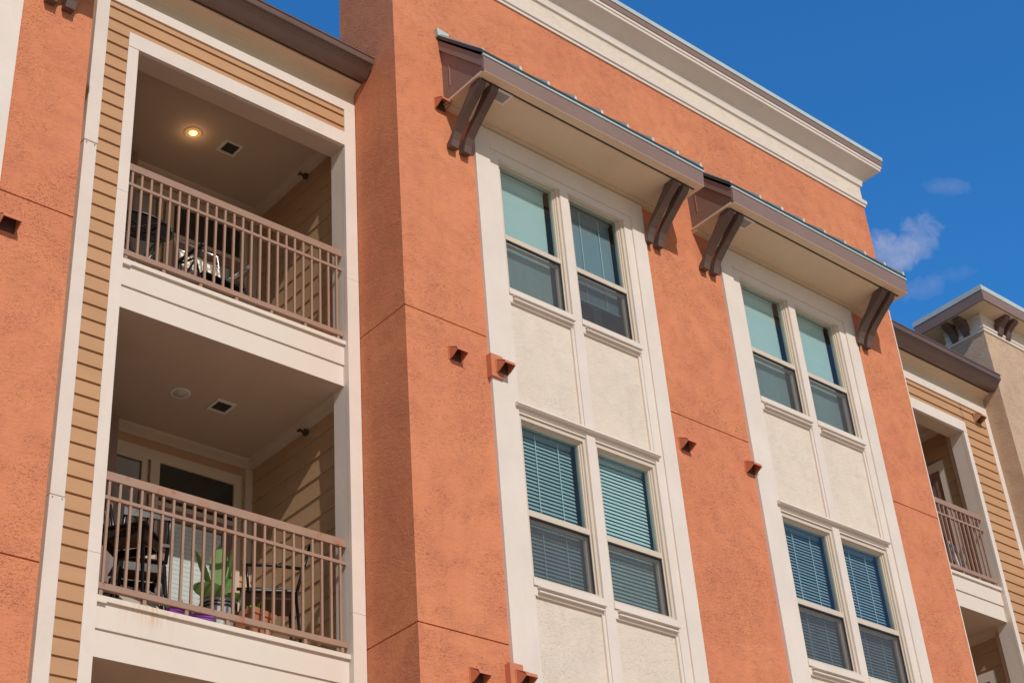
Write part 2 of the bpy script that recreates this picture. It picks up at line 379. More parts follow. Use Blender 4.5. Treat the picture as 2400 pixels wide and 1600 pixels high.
def window(x0, x1, zb, zt, zm, kind, lab, gm='glass'):
    """x0..x1, zb..zt outer size of the vinyl unit in the wall; zm = meeting rail centre"""
    f = MB(); d = .11; fw = .035
    # outer frame with two steps
    f.box(x0, x0+fw, .0, d, zb, zt); f.box(x1-fw, x1, .0, d, zb, zt); f.box(x0+fw, x1-fw, .0, d, zt-fw, zt); f.box(x0+fw, x1-fw, .0, d, zb, zb+fw)
    f.box(x0+fw, x0+fw+.016, .024, d, zb+fw, zt-fw); f.box(x1-fw-.016, x1-fw, .024, d, zb+fw, zt-fw)
    f.box(x0+fw+.016, x1-fw-.016, .024, d, zt-fw-.014, zt-fw)
    o = f.build('window', M['frame'], BLD, lab)
    gx0, gx1 = x0+fw+.016, x1-fw-.016
    MB().box(gx0, gx1, .018, .06, zm-.030, zm+.030).build('meeting_rail', M['frame'], o)
    u = MB(); u.box(gx0, gx0+.014, .04, .07, zm+.03, zt-fw-.014); u.box(gx1-.014, gx1, .04, .07, zm+.03, zt-fw-.014); u.box(gx0+.014, gx1-.014, .04, .07, zt-fw-.028, zt-fw-.014)
    u.build('upper_sash', M['frame'], o)
    lo = MB(); lo.box(gx0, gx0+.02, .075, .105, zb+fw, zm-.03); lo.box(gx1-.02, gx1, .075, .105, zb+fw, zm-.03); lo.box(gx0+.02, gx1-.02, .075, .105, zm-.055, zm-.032); lo.box(gx0+.02, gx1-.02, .075, .105, zb+fw, zb+fw+.04)
    lo.build('lower_sash', M['frame'], o)
    gk = MB(); gk.box(gx0, gx0+.008, .030, .052, zb+fw, zm-.03); gk.box(gx1-.012, gx1, .030, .052, zb+fw, zm-.03); gk.box(gx0+.008, gx1-.012, .030, .052, zm-.044, zm-.031); gk.box(gx0+.008, gx1-.012, .03, .052, zb+fw, zb+fw+.008)
    gk.build('screen_frame', M['gasket'], o)
    MB().face(((gx0+.008,.040,zb+fw+.008),(gx1-.012,.040,zb+fw+.008),(gx1-.012,.040,zm-.044),(gx0+.008,.040,zm-.044))).build('insect_screen', M['screen'], o)
    MB().face(((gx0+.014,.055,zm+.03),(gx1-.014,.055,zm+.03),(gx1-.014,.055,zt-fw-.028),(gx0+.014,.055,zt-fw-.028))).build('glass_pane', M[gm], o)
    MB().face(((gx0+.02,.09,zb+fw+.04),(gx1-.02,.09,zb+fw+.04),(gx1-.02,.09,zm-.055),(gx0+.02,.09,zm-.055))).build('glass_pane', M[gm], o)
    r = MB(); r.box(x0-.03, x1+.03, .112, .14, zb-.05, zb+.02); a = (x0-.06, x1+.06, .112, 1.2, zb-.1, zt+.1)
    r.face(((a[0],a[3],a[4]),(a[1],a[3],a[4]),(a[1],a[3],a[5]),(a[0],a[3],a[5]))); r.face(((a[0],a[2],a[4]),(a[0],a[3],a[4]),(a[0],a[3],a[5]),(a[0],a[2],a[5])))
    r.face(((a[1],a[2],a[4]),(a[1],a[3],a[4]),(a[1],a[3],a[5]),(a[1],a[2],a[5]))); r.face(((a[0],a[2],a[5]),(a[1],a[2],a[5]),(a[1],a[3],a[5]),(a[0],a[3],a[5]))); r.face(((a[0],a[2],a[4]),(a[1],a[2],a[4]),(a[1],a[3],a[4]),(a[0],a[3],a[4])))
    r.build('window_reveal', M['room'], o)
    bx0, bx1 = x0+.02, x1-.02
    if kind == 'shade':
        s = MB(); n = 90; zz = zt-.03; h = (zt-.05-zb)/n
        for i in range(n):
            s.face(((bx0,.150,zz),(bx1-.075,.150,zz),(bx1-.075,.156,zz-h/2),(bx0,.156,zz-h/2))); s.face(((bx0,.156,zz-h/2),(bx1-.075,.156,zz-h/2),(bx1-.075,.150,zz-h),(bx0,.150,zz-h))); zz -= h
        s.box(bx0, bx1-.075, .135, .17, zt-.05, zt-.01); s.build('window_shade', M['shade'], o)
    elif kind == 'fine': blind(o, bx0, bx1-.05, zb+.42, zt-.03, .16, .0215, .025, -1.36, M['slatd'])
    elif kind == 'dim': blind(o, bx0, bx1-.05, zb+.05, zt-.03, .16, .041, .05, -1.10, M['slatm'], jitter=.02)
    elif kind == 'bright': blind(o, bx0, bx1-.03, zb+.05, zt-.03, .16, .041, .05, -1.13, M['slat'], cords=False, jitter=.015)
    elif kind == 'blue': blind(o, bx0, bx1-.045, zb+.05, zt-.03, .16, .037, .05, -.96, M['slatm'], jitter=.02)
    return o
kinds = {(0,0):('shade','window with its plain shade fully lowered'), (0,1):('fine','window with fine grey blinds stopping short of the sill'),
         (1,0):('dim','window with half open slatted blinds'), (1,1):('bright','window with bright sunlit slatted blinds'),
         (2,0):('shade','window with plain pale green shade'), (2,1):('shade','window with plain pale green shade'),
         (3,0):('blue','window with level slats, its glass tinted for reflected sky'), (3,1):('blue','window with level slats, its glass tinted for reflected sky')}
def bay(xo, rows, key, top):
    """one cream window bay. xo = left outer edge, rows = storey offsets"""
    s = MB(); W = 2.515; T = M['trim']
    s.box(xo, xo+.20, -.042, .05, GZ, top); s.box(xo+2.31, xo+W, -.042, .05, GZ, top)      # outer casings
    s.box(xo+.20, xo+2.31, -.042, .05, top-.25, top)
    s.box(xo+.20, xo+.33, -.022, .05, GZ, top-.25); s.box(xo+2.195, xo+2.31, -.022, .05, GZ, top-.25)
    s.box(xo+1.215, xo+1.335, -.024, .05, GZ, top-.25)
    s.box(xo+.33, xo+1.215, -.022, .05, top-.34, top-.25); s.box(xo+1.335, xo+2.195, -.022, .05, top-.34, top-.25)
    surr = s.build('window_surround', T, BLD, 'tall cream window surround')
    for i, dz in enumerate(rows):
        zt = dz+5.63; zb = dz+3.895
        if zb > top: continue
        for j, (a, b) in enumerate(((xo+.332, xo+1.213), (xo+1.337, xo+2.193))):
            k, lab = kinds.get((key*2+i, j), ('shade', None)) if key >= 0 else ('shade', None)
            window(a, b, zb+.01, zt-.002, dz+4.60, k, lab, 'glassB' if k == 'blue' else 'glass')
            # sill board and the two-step apron moulding below it
            q = MB(); q.box(a-.001, b+.001, -.034, .05, zb-.055, zb+.008); q.box(a-.001, b+.001, -.016, .03, zb-.150, zb-.0555); q.box(a+.045, b+.0015, -.062, -.0161, zb-.080, zb-.066); q.box(a+.045, b-.015, -.050, -.0161, zb-.122, zb-.108)
            q.build('window_sill', T, BLD)
            # panel below
            z1 = zb-.15; z0 = max(dz+2.54, GZ)
            pn = MB(); pn.wallx(a-.01, b+.01, .012, z0-.02, z1+.09); pn.build('stucco_panel', M['cream_st'], BLD)
            pf = MB(); pf.box(b-.035, b+.001, -.012, .03, z0, z1); pf.box(a-.001, a+.02, -.012, .03, z0, z1); pf.each('panel_moulding', T, BLD)
        if dz > rows[0]-10:
            # drip cap over the next storey's window
            h = MB(); h.prism([(.03,dz+2.55),(-.070,dz+2.535),(-.076,dz+2.512),(-.066,dz+2.510),(-.064,dz+2.502),(-.024,dz+2.500),(-.022,dz+2.47),(.03,dz+2.46)], xo+.285, xo+2.235)
            h.build('drip_cap', T, BLD)
            hb = MB(); hb.box(xo+.332, xo+1.213, -.010, .05, dz+2.446, dz+2.53); hb.box(xo+1.337, xo+2.193, -.010, .05, dz+2.446, dz+2.53); hb.each('window_head', T, BLD)
bay(WB[0][0], (0,-3.2), 0, 5.925)
bay(WB[1][0], (0,-3.2), 1, 5.925)
# the neighbouring bay at the left picture edge (only its casing shows)
s = MB(); s.box(-6.55,-4.02,-.042,.05,GZ,5.40); s.build('window_surround', M['trim'], BLD, 'cream window surround at the far left')

# ------------------------------------------------------------------ canopies
def canopy(dx, dz, lab):
    xa, xb, yf, zs = .615+dx, 3.91+dx, -.69, 5.97+dz
    so = MB()  # soffit with recessed field
    so.box(xa, xb, yf, yf+.10, zs, zs+.02); so.box(xa, xb, yf+.135, -.0, zs+.004, zs+.02); so.box(xa, xa+.05, yf+.10, yf+.135, zs, zs+.02); so.box(xb-.05, xb, yf+.10, yf+.135, zs, zs+.02); so.box(xa+.05, xb-.05, yf+.10, yf+.135, zs+.016, zs+.020, 1)
    so.box(xa, xb, yf+.05, 0, zs+.021, zs+.03); so.box(xa+.01, xb-.01, -.075, 0, zs-.030, zs+.003)
    body = MB(); T0 = (yf+.012, zs+.18); slope = (6.93-6.20)/.69
    zr = zs+.19+slope*.67
    # cheek walls
    for x in (xa+.025, xb-.045): body.prism([(0,zs+.021),(yf+.03,zs+.021),(yf+.03,zs+.17),(0,zs+.17+slope*.66)], x, x+.02)
    body.box(xa+.046, xb-.046, -.03, -.001, zs+.022, zs+.17)
    ca = body.build('canopy', M['brown'], BLD, lab)
    so.build('soffit', [M['soffit'], M['grille']], ca)
    fa = MB(); fa.prism([(yf,zs+.003),(yf+.03,zs+.003),(yf+.03,zs+.20),(yf-.012,zs+.19)], xa, xb); fa.build('fascia', M['brown'], ca)
    rk = MB()
    for x in (xa-.004, xb-.026):
        rk.prism([(yf-.012,zs+.19),(yf+.02,zs+.075),(.0,zs+.075+slope*.69),(.0,zs+.215+slope*.69)], x, x+.03)
    rk.each('rake_board', M['brown'], ca)
    cs = MB(); cs.box(xa+.019,xa+.025,-.125,-.115,zs+.22,zs+.52); cs.build('cheek_trim', M['rail'], ca)
    de = MB(); de.box(xa-.012, xb+.012, yf-.024, yf+.0, zs+.200, zs+.222); de.build('drip_edge', M['patina'], ca)
    rf = MB(); rf.prism([(yf-.018,zs+.223),(yf-.018,zs+.272),(.0,zs+.272+slope*.708),(.0,zs+.223+slope*.708)], xa-.02, xb+.02)
    # wall flashing upstand
    ro = rf.build('metal_roof', M['roofm'], ca)
    sm = MB(); x = xa+.535
    while x < xb+.05:
        xx = min(x, xb); sm.prism([(yf-.016,zs+.270),(yf-.016,zs+.322),(-.0,zs+.332+slope*.71),(-.0,zs+.27+slope*.71)], xx-.034, xx); x += .396
    sm.prism([(yf-.02,zs+.272),(yf-.02,zs+.285),(-.0,zs+.30+slope*.71),(-.0,zs+.27+slope*.71)], xa-.02, xa+.01)
    sm.each('roof_seam', M['seam'], ro)
    fl = MB(); fl.prism([(xa-.04,zs+.235+slope*.70),(xa-.055,zs+.33+slope*.70),(xa+.11,zs+.325+slope*.70),(xa+.11,zs+.235+slope*.70)], -.05, -.002, 'y'); fl.build('wall_flashing', M['patina'], ca)
    # knee braces
    for bx in (.022, .188, 2.882, 3.048):
        x0 = xa+bx; br = MB(); z = zs
        pr = [(-.001,z-.56),(-.085,z-.578),(-.108,z-.50),(-.150,z-.425),(-.245,z-.335),(-.36,z-.238),(-.47,z-.152),(-.560,z-.088),(-.592,z-.035),(-.578,z-.001),(-.45,z-.001),(-.41,z-.055),(-.345,z-.128),(-.27,z-.214),(-.19,z-.29),(-.12,z-.375),(-.06,z-.455),(-.001,z-.52)]
        br.prism(pr, x0, x0+.095); br.build('bracket', M['bracket'], ca, bevel=.004)
    if dx > -1:
        vx = xa+.30; v = MB(); v.box(vx,vx+.20,-.57,-.40,zs-.012,zs+.003); v.box(vx+.025,vx+.175,-.548,-.422,zs-.0135,zs-.0125,1); vo = v.build('soffit_vent', [M['white'], M['vgrille']], ca)
    return ca
canopy(0,0,'brown awning with seamed metal roof over the first window bay')
canopy(3.79,0,'brown awning with seamed metal roof over the second window bay')
canopy(-7.33,-.55,'lower brown awning at the left picture edge, only bracket feet in view')

# ------------------------------------------------------------------ exhaust hoods
def hood(x, z, mat, box=False, y=0, lab=None, w=.15, inn='hoodin'):
    """x = left edge, z = top of hood plate"""
    h = MB(); yb = y
    if box: h.box(x-.055, x+.095, y-.07, y, z-.215, z+.040); yb = y-.07; z -= .015
    h.box(x, x+w, yb-.008, yb-.001, z-w, z)
    # flared hood: closed top and sides, opening facing down and outward
    t = .006; a = [(yb-.008, z-.01), (yb-.115, z-.085), (yb-.125, z-.125)]
    for xs in (x+.008, x+w-.014): h.prism([(yb-.008,z-.01),(yb-.118,z-.066),(yb-.128,z-.095),(yb-.10,z-.112),(yb-.050,z-.138),(yb-.008,z-.148)], xs, xs+t)
    h.prism([(yb-.008,z-.003),(yb-.008,z-.012),(yb-.114,z-.071),(yb-.122,z-.095),(yb-.130,z-.095),(yb-.120,z-.063)], x+.008, x+w-.008)
    o = h.build('exhaust_hood', mat, BLD, lab)
    MB().box(x+.014, x+w-.014, yb-.020, yb-.009, z-.146, z-.016).build('damper', M[inn], o)
    return o
O = M['hood']
hood(.50, 2.915, O); hood(1.03, 2.935, O, True); hood(.525,-.293, O); hood(.985,-.232, O, True)
hood(3.62, 2.90, O); hood(4.66, 2.93, O); hood(.50, 6.04, O); hood(-4.00, 2.50, O, w=.17)
hood(11.06, 5.985, M['siding'], False, .722, 'tan exhaust hood on the siding under the right gutter'); hood(11.06, 2.785, M['siding'], False, .722)

# ------------------------------------------------------------------ recessed balcony bays
SF = -.031
def recess(xl, xr, ox0, ox1, lab, right_corner):
    """siding wall xl..xr on y=.74 with a balcony opening ox0..ox1"""
    D = .74; s = MB()
    s.lap(xl, ox0-.07, D, GZ, 6.06, SF); s.lap(ox0-.07, ox1+.11 if xr-ox1 > .3 else ox1, D, 5.735, 6.06, SF)
    if xr-ox1 > .3: s.lap(ox1+.085, xr-.10, D, GZ, 6.06, SF)
    sd = s.build('siding_wall', M['siding'], BLD, lab)
    t = MB(); Y = D-.022
    def board(a, b, y0, z1, js):
        z = GZ
        for j in js+[z1]: t.box(a, b, y0, D+.02, z, j-.0035 if j != z1 else j); z = j
    board(ox0-.11, ox0, Y, 5.5565, [-3.0, .264, 3.83])                 # left casing
    if xr-ox1 > .3: t.box(ox1, ox1+.085, Y, D+.02, GZ, 5.56); t.box(xr-.10, xr, Y-.003, D+.02, GZ, 6.05)
    else: board(ox1, xr, Y-.003, 6.05, [-3.1, .315, 3.865])
    t.box(ox0-.11, ox1+(.085 if xr-ox1 > .3 else 0), Y-.004, D+.02, 5.56, 5.735)             # head casing
    t.box(xl, xr, Y-.002, D+.02, 6.052, 6.172)                        # frieze board
    t.build('opening_trim', M['trim'], BLD)
    # posts (depth of the front wall) and beam
    b = MB(); b.box(ox0-.10, ox0-.002, D+.021, .965, GZ, 5.70); b.box(ox1+.002, ox1+.10, D+.021, .965, GZ, 5.70); b.each('balcony_post', M['trim'], BLD)
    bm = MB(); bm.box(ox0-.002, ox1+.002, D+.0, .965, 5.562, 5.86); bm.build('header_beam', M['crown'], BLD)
    wi = ox1+.11     # inner wall line
    # eave: cove crown, soffit, gutter
    e = MB(); e.prism([(D+.05,6.173),(D-.012,6.173),(D-.014,6.30),(D-.03,6.335),(D-.08,6.362),(D-.15,6.372),(D-.155,6.378),(D-.155,6.388),(D+.05,6.388)], xl, xr)
    e.build('eave_moulding', M['soffit'], BLD)
    ef = MB(); ef.box(xl, xr-.004, .545, .562, 6.392, 6.54); ef.box(xl, xr-.004, .562, .80, 6.40, 6.42); ef.build('eave_fascia', M['gutter'], BLD)
    gt = MB(); gt.prism([(.540,6.575),(.540,6.366),(.475,6.366),(.462,6.378),(.415,6.425),(.372,6.462),(.366,6.478),(.345,6.480),(.341,6.488),(.341,6.556),(.331,6.558),(.331,6.576),(.350,6.576),(.355,6.50),(.535,6.40),(.535,6.575)], xl+.005, xr-.012)
    gt.build('gutter', M['gutter'], BLD)
    rf = MB(); rf.prism([(.42,6.56),(.42,6.582),(2.8,7.1),(2.8,6.3)], xl+.01, xr-.01); rf.build('lower_roof', M['shingle'], BLD)
    return wi
def balcony(ox0, ox1, zf, wi, side_door=False, lower=False, lit=False):
    """floor level zf, ceiling zf+2.68"""
    D = .74; zc = zf+2.68; top = zf > 2; yb = 2.57; xl = ox0-.11
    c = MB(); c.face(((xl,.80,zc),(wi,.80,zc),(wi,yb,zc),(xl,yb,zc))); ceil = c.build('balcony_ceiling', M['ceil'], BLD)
    fl = MB(); fl.box(xl, wi, .83, 2.7, zf-.51, zf-.005); 
    fl.build('balcony_floor', M['conc'], BLD)
    bd = MB(); bd.box(ox0-.001, ox1+.001, .785, .81, zf-.29, zf-.065); bd.box(ox0-.001, ox1+.001, .802, .82, zf-.515, zf-.291)
    bd.box(ox0-.001, ox1+.001, .757, .83, zf-.072, zf-.030); bd.box(ox0+.002, ox0+.10, .752, .785, zf-.088, zf-.069)
    bd.build('fascia_board', M['band'], BLD)
    # walls inside
    s = MB(); s.lap(.965, yb, wi, zf, zc, zf+.07, .215, .012, 'y'); s.build('inner_siding_wall', M['siding2'], BLD)
    s = MB(); s.lap(xl, wi, yb, zf, zc, zf+.07, .215, .012); s.face(((xl,.965,zf),(xl,yb,zf),(xl,yb,zc),(xl,.965,zc))); s.build('back_wall', M['siding2'], BLD)
    cr = MB(); cr.prism([(wi-.10,zc),(wi-.085,zc-.022),(wi-.04,zc-.05),(wi-.02,zc-.085),(wi-.002,zc-.085),(wi-.002,zc-.001)], .965, yb, 'y')
    cr.prism([(yb-.10,zc),(yb-.085,zc-.022),(yb-.04,zc-.05),(yb-.02,zc-.07),(yb-.014,zc-.078),(yb-.002,zc-.078),(yb-.002,zc-.001)], xl, wi-.01)
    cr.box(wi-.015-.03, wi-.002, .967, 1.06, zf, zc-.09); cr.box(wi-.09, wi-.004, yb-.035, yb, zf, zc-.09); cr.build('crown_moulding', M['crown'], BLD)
    if not side_door:
        # window + door unit in the back wall
        f = MB(); y = yb-.02; zt = zf+2.37; a = wi-.14
        f.box(a-.085, a, y-.025, y, zf, zt); f.box(a-1.02, a-.92, y-.025, y, zf, zt); f.box(-2.50, a, y-.025, y, zt, zt+.115); f.box(a-.92, a-.085, y-.02, y, zf+1.91, zf+1.96)
        f.box(a-1.12, a-1.06, y-.035, y-.001, zf+.9, zt); f.box(-2.50, a-1.12, y-.03, y, zt-.045, zt)
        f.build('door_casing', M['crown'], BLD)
        dr = MB(); dr.box(a-.92, a-.80, y-.012, y, zf, zf+1.91); dr.box(a-.20, a-.085, y-.012, y, zf, zf+1.91); dr.box(a-.80, a-.20, y-.012, y, zf+1.79, zf+1.91); dr.box(a-.80, a-.20, y-.012, y, zf, zf+.12)
        do = dr.build('balcony_door', M['door'], BLD)
        bx = MB(); bx.box(a-.80, a-.20, y+.004, y+.008, zf+.12, zf+1.79); bx.build('door_glass_back', M['room'], do)
        b2 = MB(); zz = zf+.15
        while zz < zf+1.78: b2.prism([(y-.001,zz),(y-.001,zz+.003),(y-.006,zz+.043),(y-.006,zz+.040)], a-.795, a-.205); zz += .048
        b2.build('door_blind', M['slatg'] if top else M['shade'], do)
        MB().face(((a-.80,y-.009,zf+.12),(a-.20,y-.009,zf+.12),(a-.20,y-.009,zf+1.79),(a-.80,y-.009,zf+1.79))).build('door_glass', M['glassd'], do)
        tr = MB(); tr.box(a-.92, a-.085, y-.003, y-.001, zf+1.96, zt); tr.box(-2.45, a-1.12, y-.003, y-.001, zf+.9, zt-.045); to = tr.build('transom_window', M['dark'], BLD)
        MB().face(((a-.92,y-.008,zf+1.96),(a-.085,y-.008,zf+1.96),(a-.085,y-.008,zt),(a-.92,y-.008,zt))).build('transom_glass', M['glassd'], to)
        wb = MB(); zz = zf+.92
        while zz < zt-.06: wb.prism([(y-.004,zz),(y-.004,zz+.003),(y-.012,zz+.040),(y-.012,zz+.037)], -2.45, a-1.13); zz += .045
        wb.build('window_blind', M['vgrille'], to)
        MB().box(-2.66, -1.70, 2.25, 2.545, zf, zf+2.56).build('storage_closet', M['door'], BLD)
    else:
        # door in the right-hand side wall
        x = wi-.012; dd = MB(); dd.box(x-.03, x, 1.215, 1.305, zf, zf+2.17); dd.box(x-.03, x, 1.305, 2.2, zf+2.045, zf+2.17); dd.build('door_casing', M['trim'], BLD)
        d2 = MB(); d2.box(x-.012, x-.001, 1.305, 1.42, zf, zf+2.045); d2.box(x-.012, x-.001, 1.42, 2.2, zf+1.93, zf+2.045); d2.box(x-.006, x-.001, 1.42, 2.2, zf, zf+1.93); d2.build('balcony_door', M['door'], BLD)
    # ceiling fittings
    if not side_door:
        lx, ly, vx, vy = -1.345, 1.755, -.905, 1.74
        n = 28
        r = MB(); r.lathe([(.068,zc-.004),(.092,zc-.009),(.100,zc-.001)], lx, ly, n); lo = r.build('ceiling_light', M['ceil'] if lit else M['white'], BLD, 'lit recessed ceiling light' if lit else 'unlit recessed ceiling light', smooth=True)
        if lit:
            q = MB(); q.lathe([(.070,zc-.0045),(.045,zc-.0035),(.001,zc-.003)], lx, ly, n); q.build('reflector', M['lampr'], lo)
            q = MB(); q.lathe([(.045,zc-.006),(.03,zc-.014),(.001,zc-.018)], lx, ly, n); q.build('bulb', M['lamp'], lo, smooth=True)
            ld = bpy.data.lights.new('ceiling_lamp', 'POINT'); ld.energy = .8; ld.color = (1,.6,.28); ld.shadow_soft_size = .05
            l = bpy.data.objects.new('lamp_glow', ld); COL.objects.link(l); l.parent = lo; l.location = (lx, ly, zc-.10)
        else:
            q = MB(); q.lathe([(.070,zc-.0045),(.05,zc-.016),(.001,zc-.022)], lx, ly, n); q.build('lamp_lens', M['lens'], lo, smooth=True)
        v = MB(); h = .105
        v.box(vx-h,vx+h,vy-h,vy-h+.028,zc-.014,zc-.001); v.box(vx-h,vx+h,vy+h-.028,vy+h,zc-.014,zc-.001); v.box(vx-h,vx-h+.028,vy-h+.028,vy+h-.028,zc-.014,zc-.001); v.box(vx+h-.028,vx+h,vy-h+.028,vy+h-.028,zc-.014,zc-.001)
        vo = v.build('ceiling_vent', M['white'], BLD)
        gr = MB(); gr.box(vx-h+.028,vx+h-.028,vy-h+.028,vy+h-.028,zc-.004,zc-.001)
        for i in range(5): yy = vy-.06+i*.03; gr.box(vx-h+.028,vx+h-.028,yy-.003,yy+.003,zc-.011,zc-.0045)
        gr.build('vent_grille', M['grille'], vo)
        sp = MB(); sx = wi-.012; sp.tube([(sx,1.56,zc-.11),(sx-.03,1.56,zc-.11)], .035, 12); sp.tube([(sx-.03,1.56,zc-.11),(sx-.085,1.56,zc-.11)], .014, 8); sp.box(sx-.10,sx-.085,1.535,1.585,zc-.118,zc-.102)
        sp.build('sprinkler_head', M['grille'], BLD)
def railing(ox0, ox1, zf, mat, first, n, sp, lab):
    r = MB(); y = .79; w = ox1-ox0
    r.box(ox0+.004, ox1-.004, y, y+.045, zf+.99, zf+1.07); tr = r.build('balcony_railing', mat, BLD, lab, bevel=.004)
    MB().box(ox0+.004, ox1-.004, y+.004, y+.038, zf+.822, zf+.852).build('middle_rail', mat, tr)
    MB().box(ox0+.004, ox1-.004, y-.002, y+.040, zf+.040, zf+.092).build('bottom_rail', mat, tr)
    ft = MB()
    for i in range(7): xx = ox0+.05+(w-.12)*i/6; ft.box(xx, xx+.03, y+.006, y+.034, zf-.031, zf+.041)
    ft.each('rail_foot', mat, tr)
    me = None
    for i in range(n):
        x = first+i*sp
        if me is None:
            o = MB().box(-.0105,.0105,0,.021,zf+.092,zf+.822).box(-.0105,.0105,0,.021,zf+.852,zf+.99).build('baluster', mat, tr); me = o.data; base = o
        else:
            o = base.copy(); COL.objects.link(o); o.parent = tr
        o.location = (x, y+.009, 0)
    return tr
# left recess
OX0, OX1 = -2.55, -.144
wi = recess(LX, -.006, OX0, OX1, 'tan lap siding wall around the left balconies', False)
for k, zf in enumerate((3.17, -.03, -3.23)):
    balcony(OX0, OX1, zf, wi-.0, lit=(k == 0))
railing(OX0, OX1, 3.17, M['rail'], -2.474, 24, .0985, 'brown metal railing of the upper balcony')
railing(OX0, OX1, -.03, M['railrust'], -2.474, 24, .0985, 'rust stained railing of the lower balcony')
# right recess
RX0, RX1 = 8.43, 10.68
wr = recess(E1, 11.45, RX0, RX1, 'tan lap siding wall around the right balconies', True)
for zf in (3.17, -.03): balcony(RX0, RX1, zf, wr, True)
railing(RX0, RX1, 3.17, M['rail'], 8.52, 22, .0985, 'railing of the right hand balcony')
railing(RX0, RX1, -.03, M['rail'], 8.52, 22, .0985, 'railing of the lower right balcony')
MB().box(E1+.001,E1+.10,.66,.738,GZ,6.17).build('corner_board', M['trim'], BLD)
# slim white corner strip on the tower's right return
MB().box(E1+.001,E1+.032,.008,.09,GZ,6.34).build('corner_strip', M['trim'], BLD)
# downspout
d = MB(); x0 = -3.055; segs = [(GZ,-3.2),( -3.19,.60),(.607,4.14),(4.147,6.36)]
for i, (a, b) in enumerate(segs):
    e = .004*(i % 2); d.box(x0-e, x0+.125+e, .625-e, .722, a, b)
ds = d.build('downspout', M['trim'], BLD, 'cream rectangular downspout', bevel=.006)
st = MB()
for z in (.60,4.14): 
    for xx in (.02,.10): st.tube([(x0+xx,.622,z-.02),(x0+xx,.615,z-.02)], .005, 6)
st.each('strap_screw', M['steel'], ds)

# ------------------------------------------------------------------ tan tower on the right
TX, TY, TB = 11.45, .41, 1.07
w = MB(); w.wally(TX, TY, TB, GZ, 7.40, ()); w.wallx(TX, 18.5, TY, GZ, 7.40, ()); w.face(((TX,TB,6.2),(18.5,TB,6.2),(18.5,TB,7.4),(TX,TB,7.4)))
w.build('tan_tower_wall', M['tan'], BLD, 'tan stucco tower at the right edge')
w = MB(); w.sweep_mitre([(0,7.395),(.022,7.40),(.022,7.44),(.036,7.45),(.036,7.485),(.0,7.49)], TX, 18.5, TY, TB); w.sweep_mitre([(.004,7.49),(.004,7.63),(.03,7.635),(.03,7.70)], TX, 18.5, TY, TB); w.build('frieze_band', M['trim'], BLD)
p = .30; r = MB(); r.box(TX-p+.02, 18.5, TY-p+.02, TB+p-.02, 7.70, 7.73); ro = r.build('tower_roof', M['soffit'], BLD, 'overhanging flat roof of the tan tower')
q = MB(); q.sweep_mitre([(p-.025,7.695),(p,7.695),(p+.006,7.86),(p-.02,7.86)], TX, 18.5, TY, TB+p); q.box(TX-p, 18.5, TB+p-.03, TB+p, 7.70, 7.86); q.build('fascia', M['brown'], ro)
q = MB(); q.sweep_mitre([(p-.02,7.862),(p+.014,7.866),(p+.014,7.95),(0,7.99)], TX, 18.5, TY, TB+p); q.box(TX-p-.014, 18.5, TB+p, TB+p+.01, 7.862, 7.95); q.face(((TX,TY,7.99),(18.5,TY,7.99),(18.5,TB+p,7.99),(TX,TB+p,7.99))); q.build('metal_coping', M['patina'], ro)
def corbel(base, axis):
    pr = [(0,7.44),(-.045,7.44),(-.07,7.49),(-.10,7.56),(-.16,7.61),(-.225,7.64),(-.245,7.66),(-.235,7.70),(0,7.70)]
    m = MB()
    if axis == 'x': m.prism([(TY+u-.003,z) for u,z in pr], base, base+.115, 'x')
    else: m.prism([(TX+u-.003,z) for u,z in pr], base, base+.115, 'y')
    m.build('bracket', M['bracket'], ro, bevel=.005)
for b in (11.79, 12.0, 13.6, 13.82): corbel(b, 'x')
for b in (.62, .83): corbel(b, 'y')

# ------------------------------------------------------------------ balcony furniture
def plank(b, p0, p1, w, t):  # flat bar helper
    b.tube([p0, p1], w, 6)
def barstool(loc, rz, label):
    t = thing('bar_stool', label, 'bar stool', loc, rz)
    s = MB(); h = .215; z = .86
    s.prism([(-h,-h),(h,-h),(h,h),(-h,h)], z-.02, z, 'z'); s.build('seat_cushion', M['black'], t, bevel=.01)
    u = MB(); u.box(-h+.04,h-.04,-h+.04,h-.04,z-.040,z-.021); u.build('seat_base', M['orangewood'], t)
    ap = MB(); 
    for a in ((-h+.02,h-.02,-h+.02,-h+.04),(-h+.02,h-.02,h-.04,h-.02),(-h+.02,-h+.04,-h+.04,h-.04),(h-.04,h-.02,-h+.04,h-.04)): ap.box(*a, z-.12, z-.046)
    ap.build('seat_frame', M['black'], t)
    for sx in (-1,1):
        for sy in (-1,1):
            MB().tube([(sx*(h-.03),sy*(h-.03),z-.05),(sx*(h+.03),sy*(h+.03),.0)], .021, 8, r2=.013).build('leg', M['black'], t, smooth=True)
    f = MB()
    for a, b in (((-1,-1),(1,-1)),((1,-1),(1,1)),((1,1),(-1,1)),((-1,1),(-1,-1))):
        f.tube([(a[0]*(h+.012),a[1]*(h+.012),.24),(b[0]*(h+.012),b[1]*(h+.012),.24)], .009, 6)
    f.each('footrest', M['black'], t)
    for sx in (-1,1): MB().tube([(sx*(h-.02),h-.02,z-.03),(sx*(h-.01),h+.03,z+.22),(sx*(h-.02),h+.07,z+.42)], .018, 8).build('back_post', M['black'], t, smooth=True)
    k = MB(); k.box(-h,h,h+.055,h+.085,z+.34,z+.42); k.box(-h,h,h+.02,h+.045,z+.10,z+.13)
    for i in range(7): xx = -h+.05+i*.055; k.tube([(xx,h+.035,z+.12),(xx,h+.065,z+.35)], .006, 5)
    k.build('backrest', M['black'], t)
    return t
barstool((-1.99,1.33,-.03), math.radians(40), 'black metal bar stool with slatted back at the left end of the lower balcony')
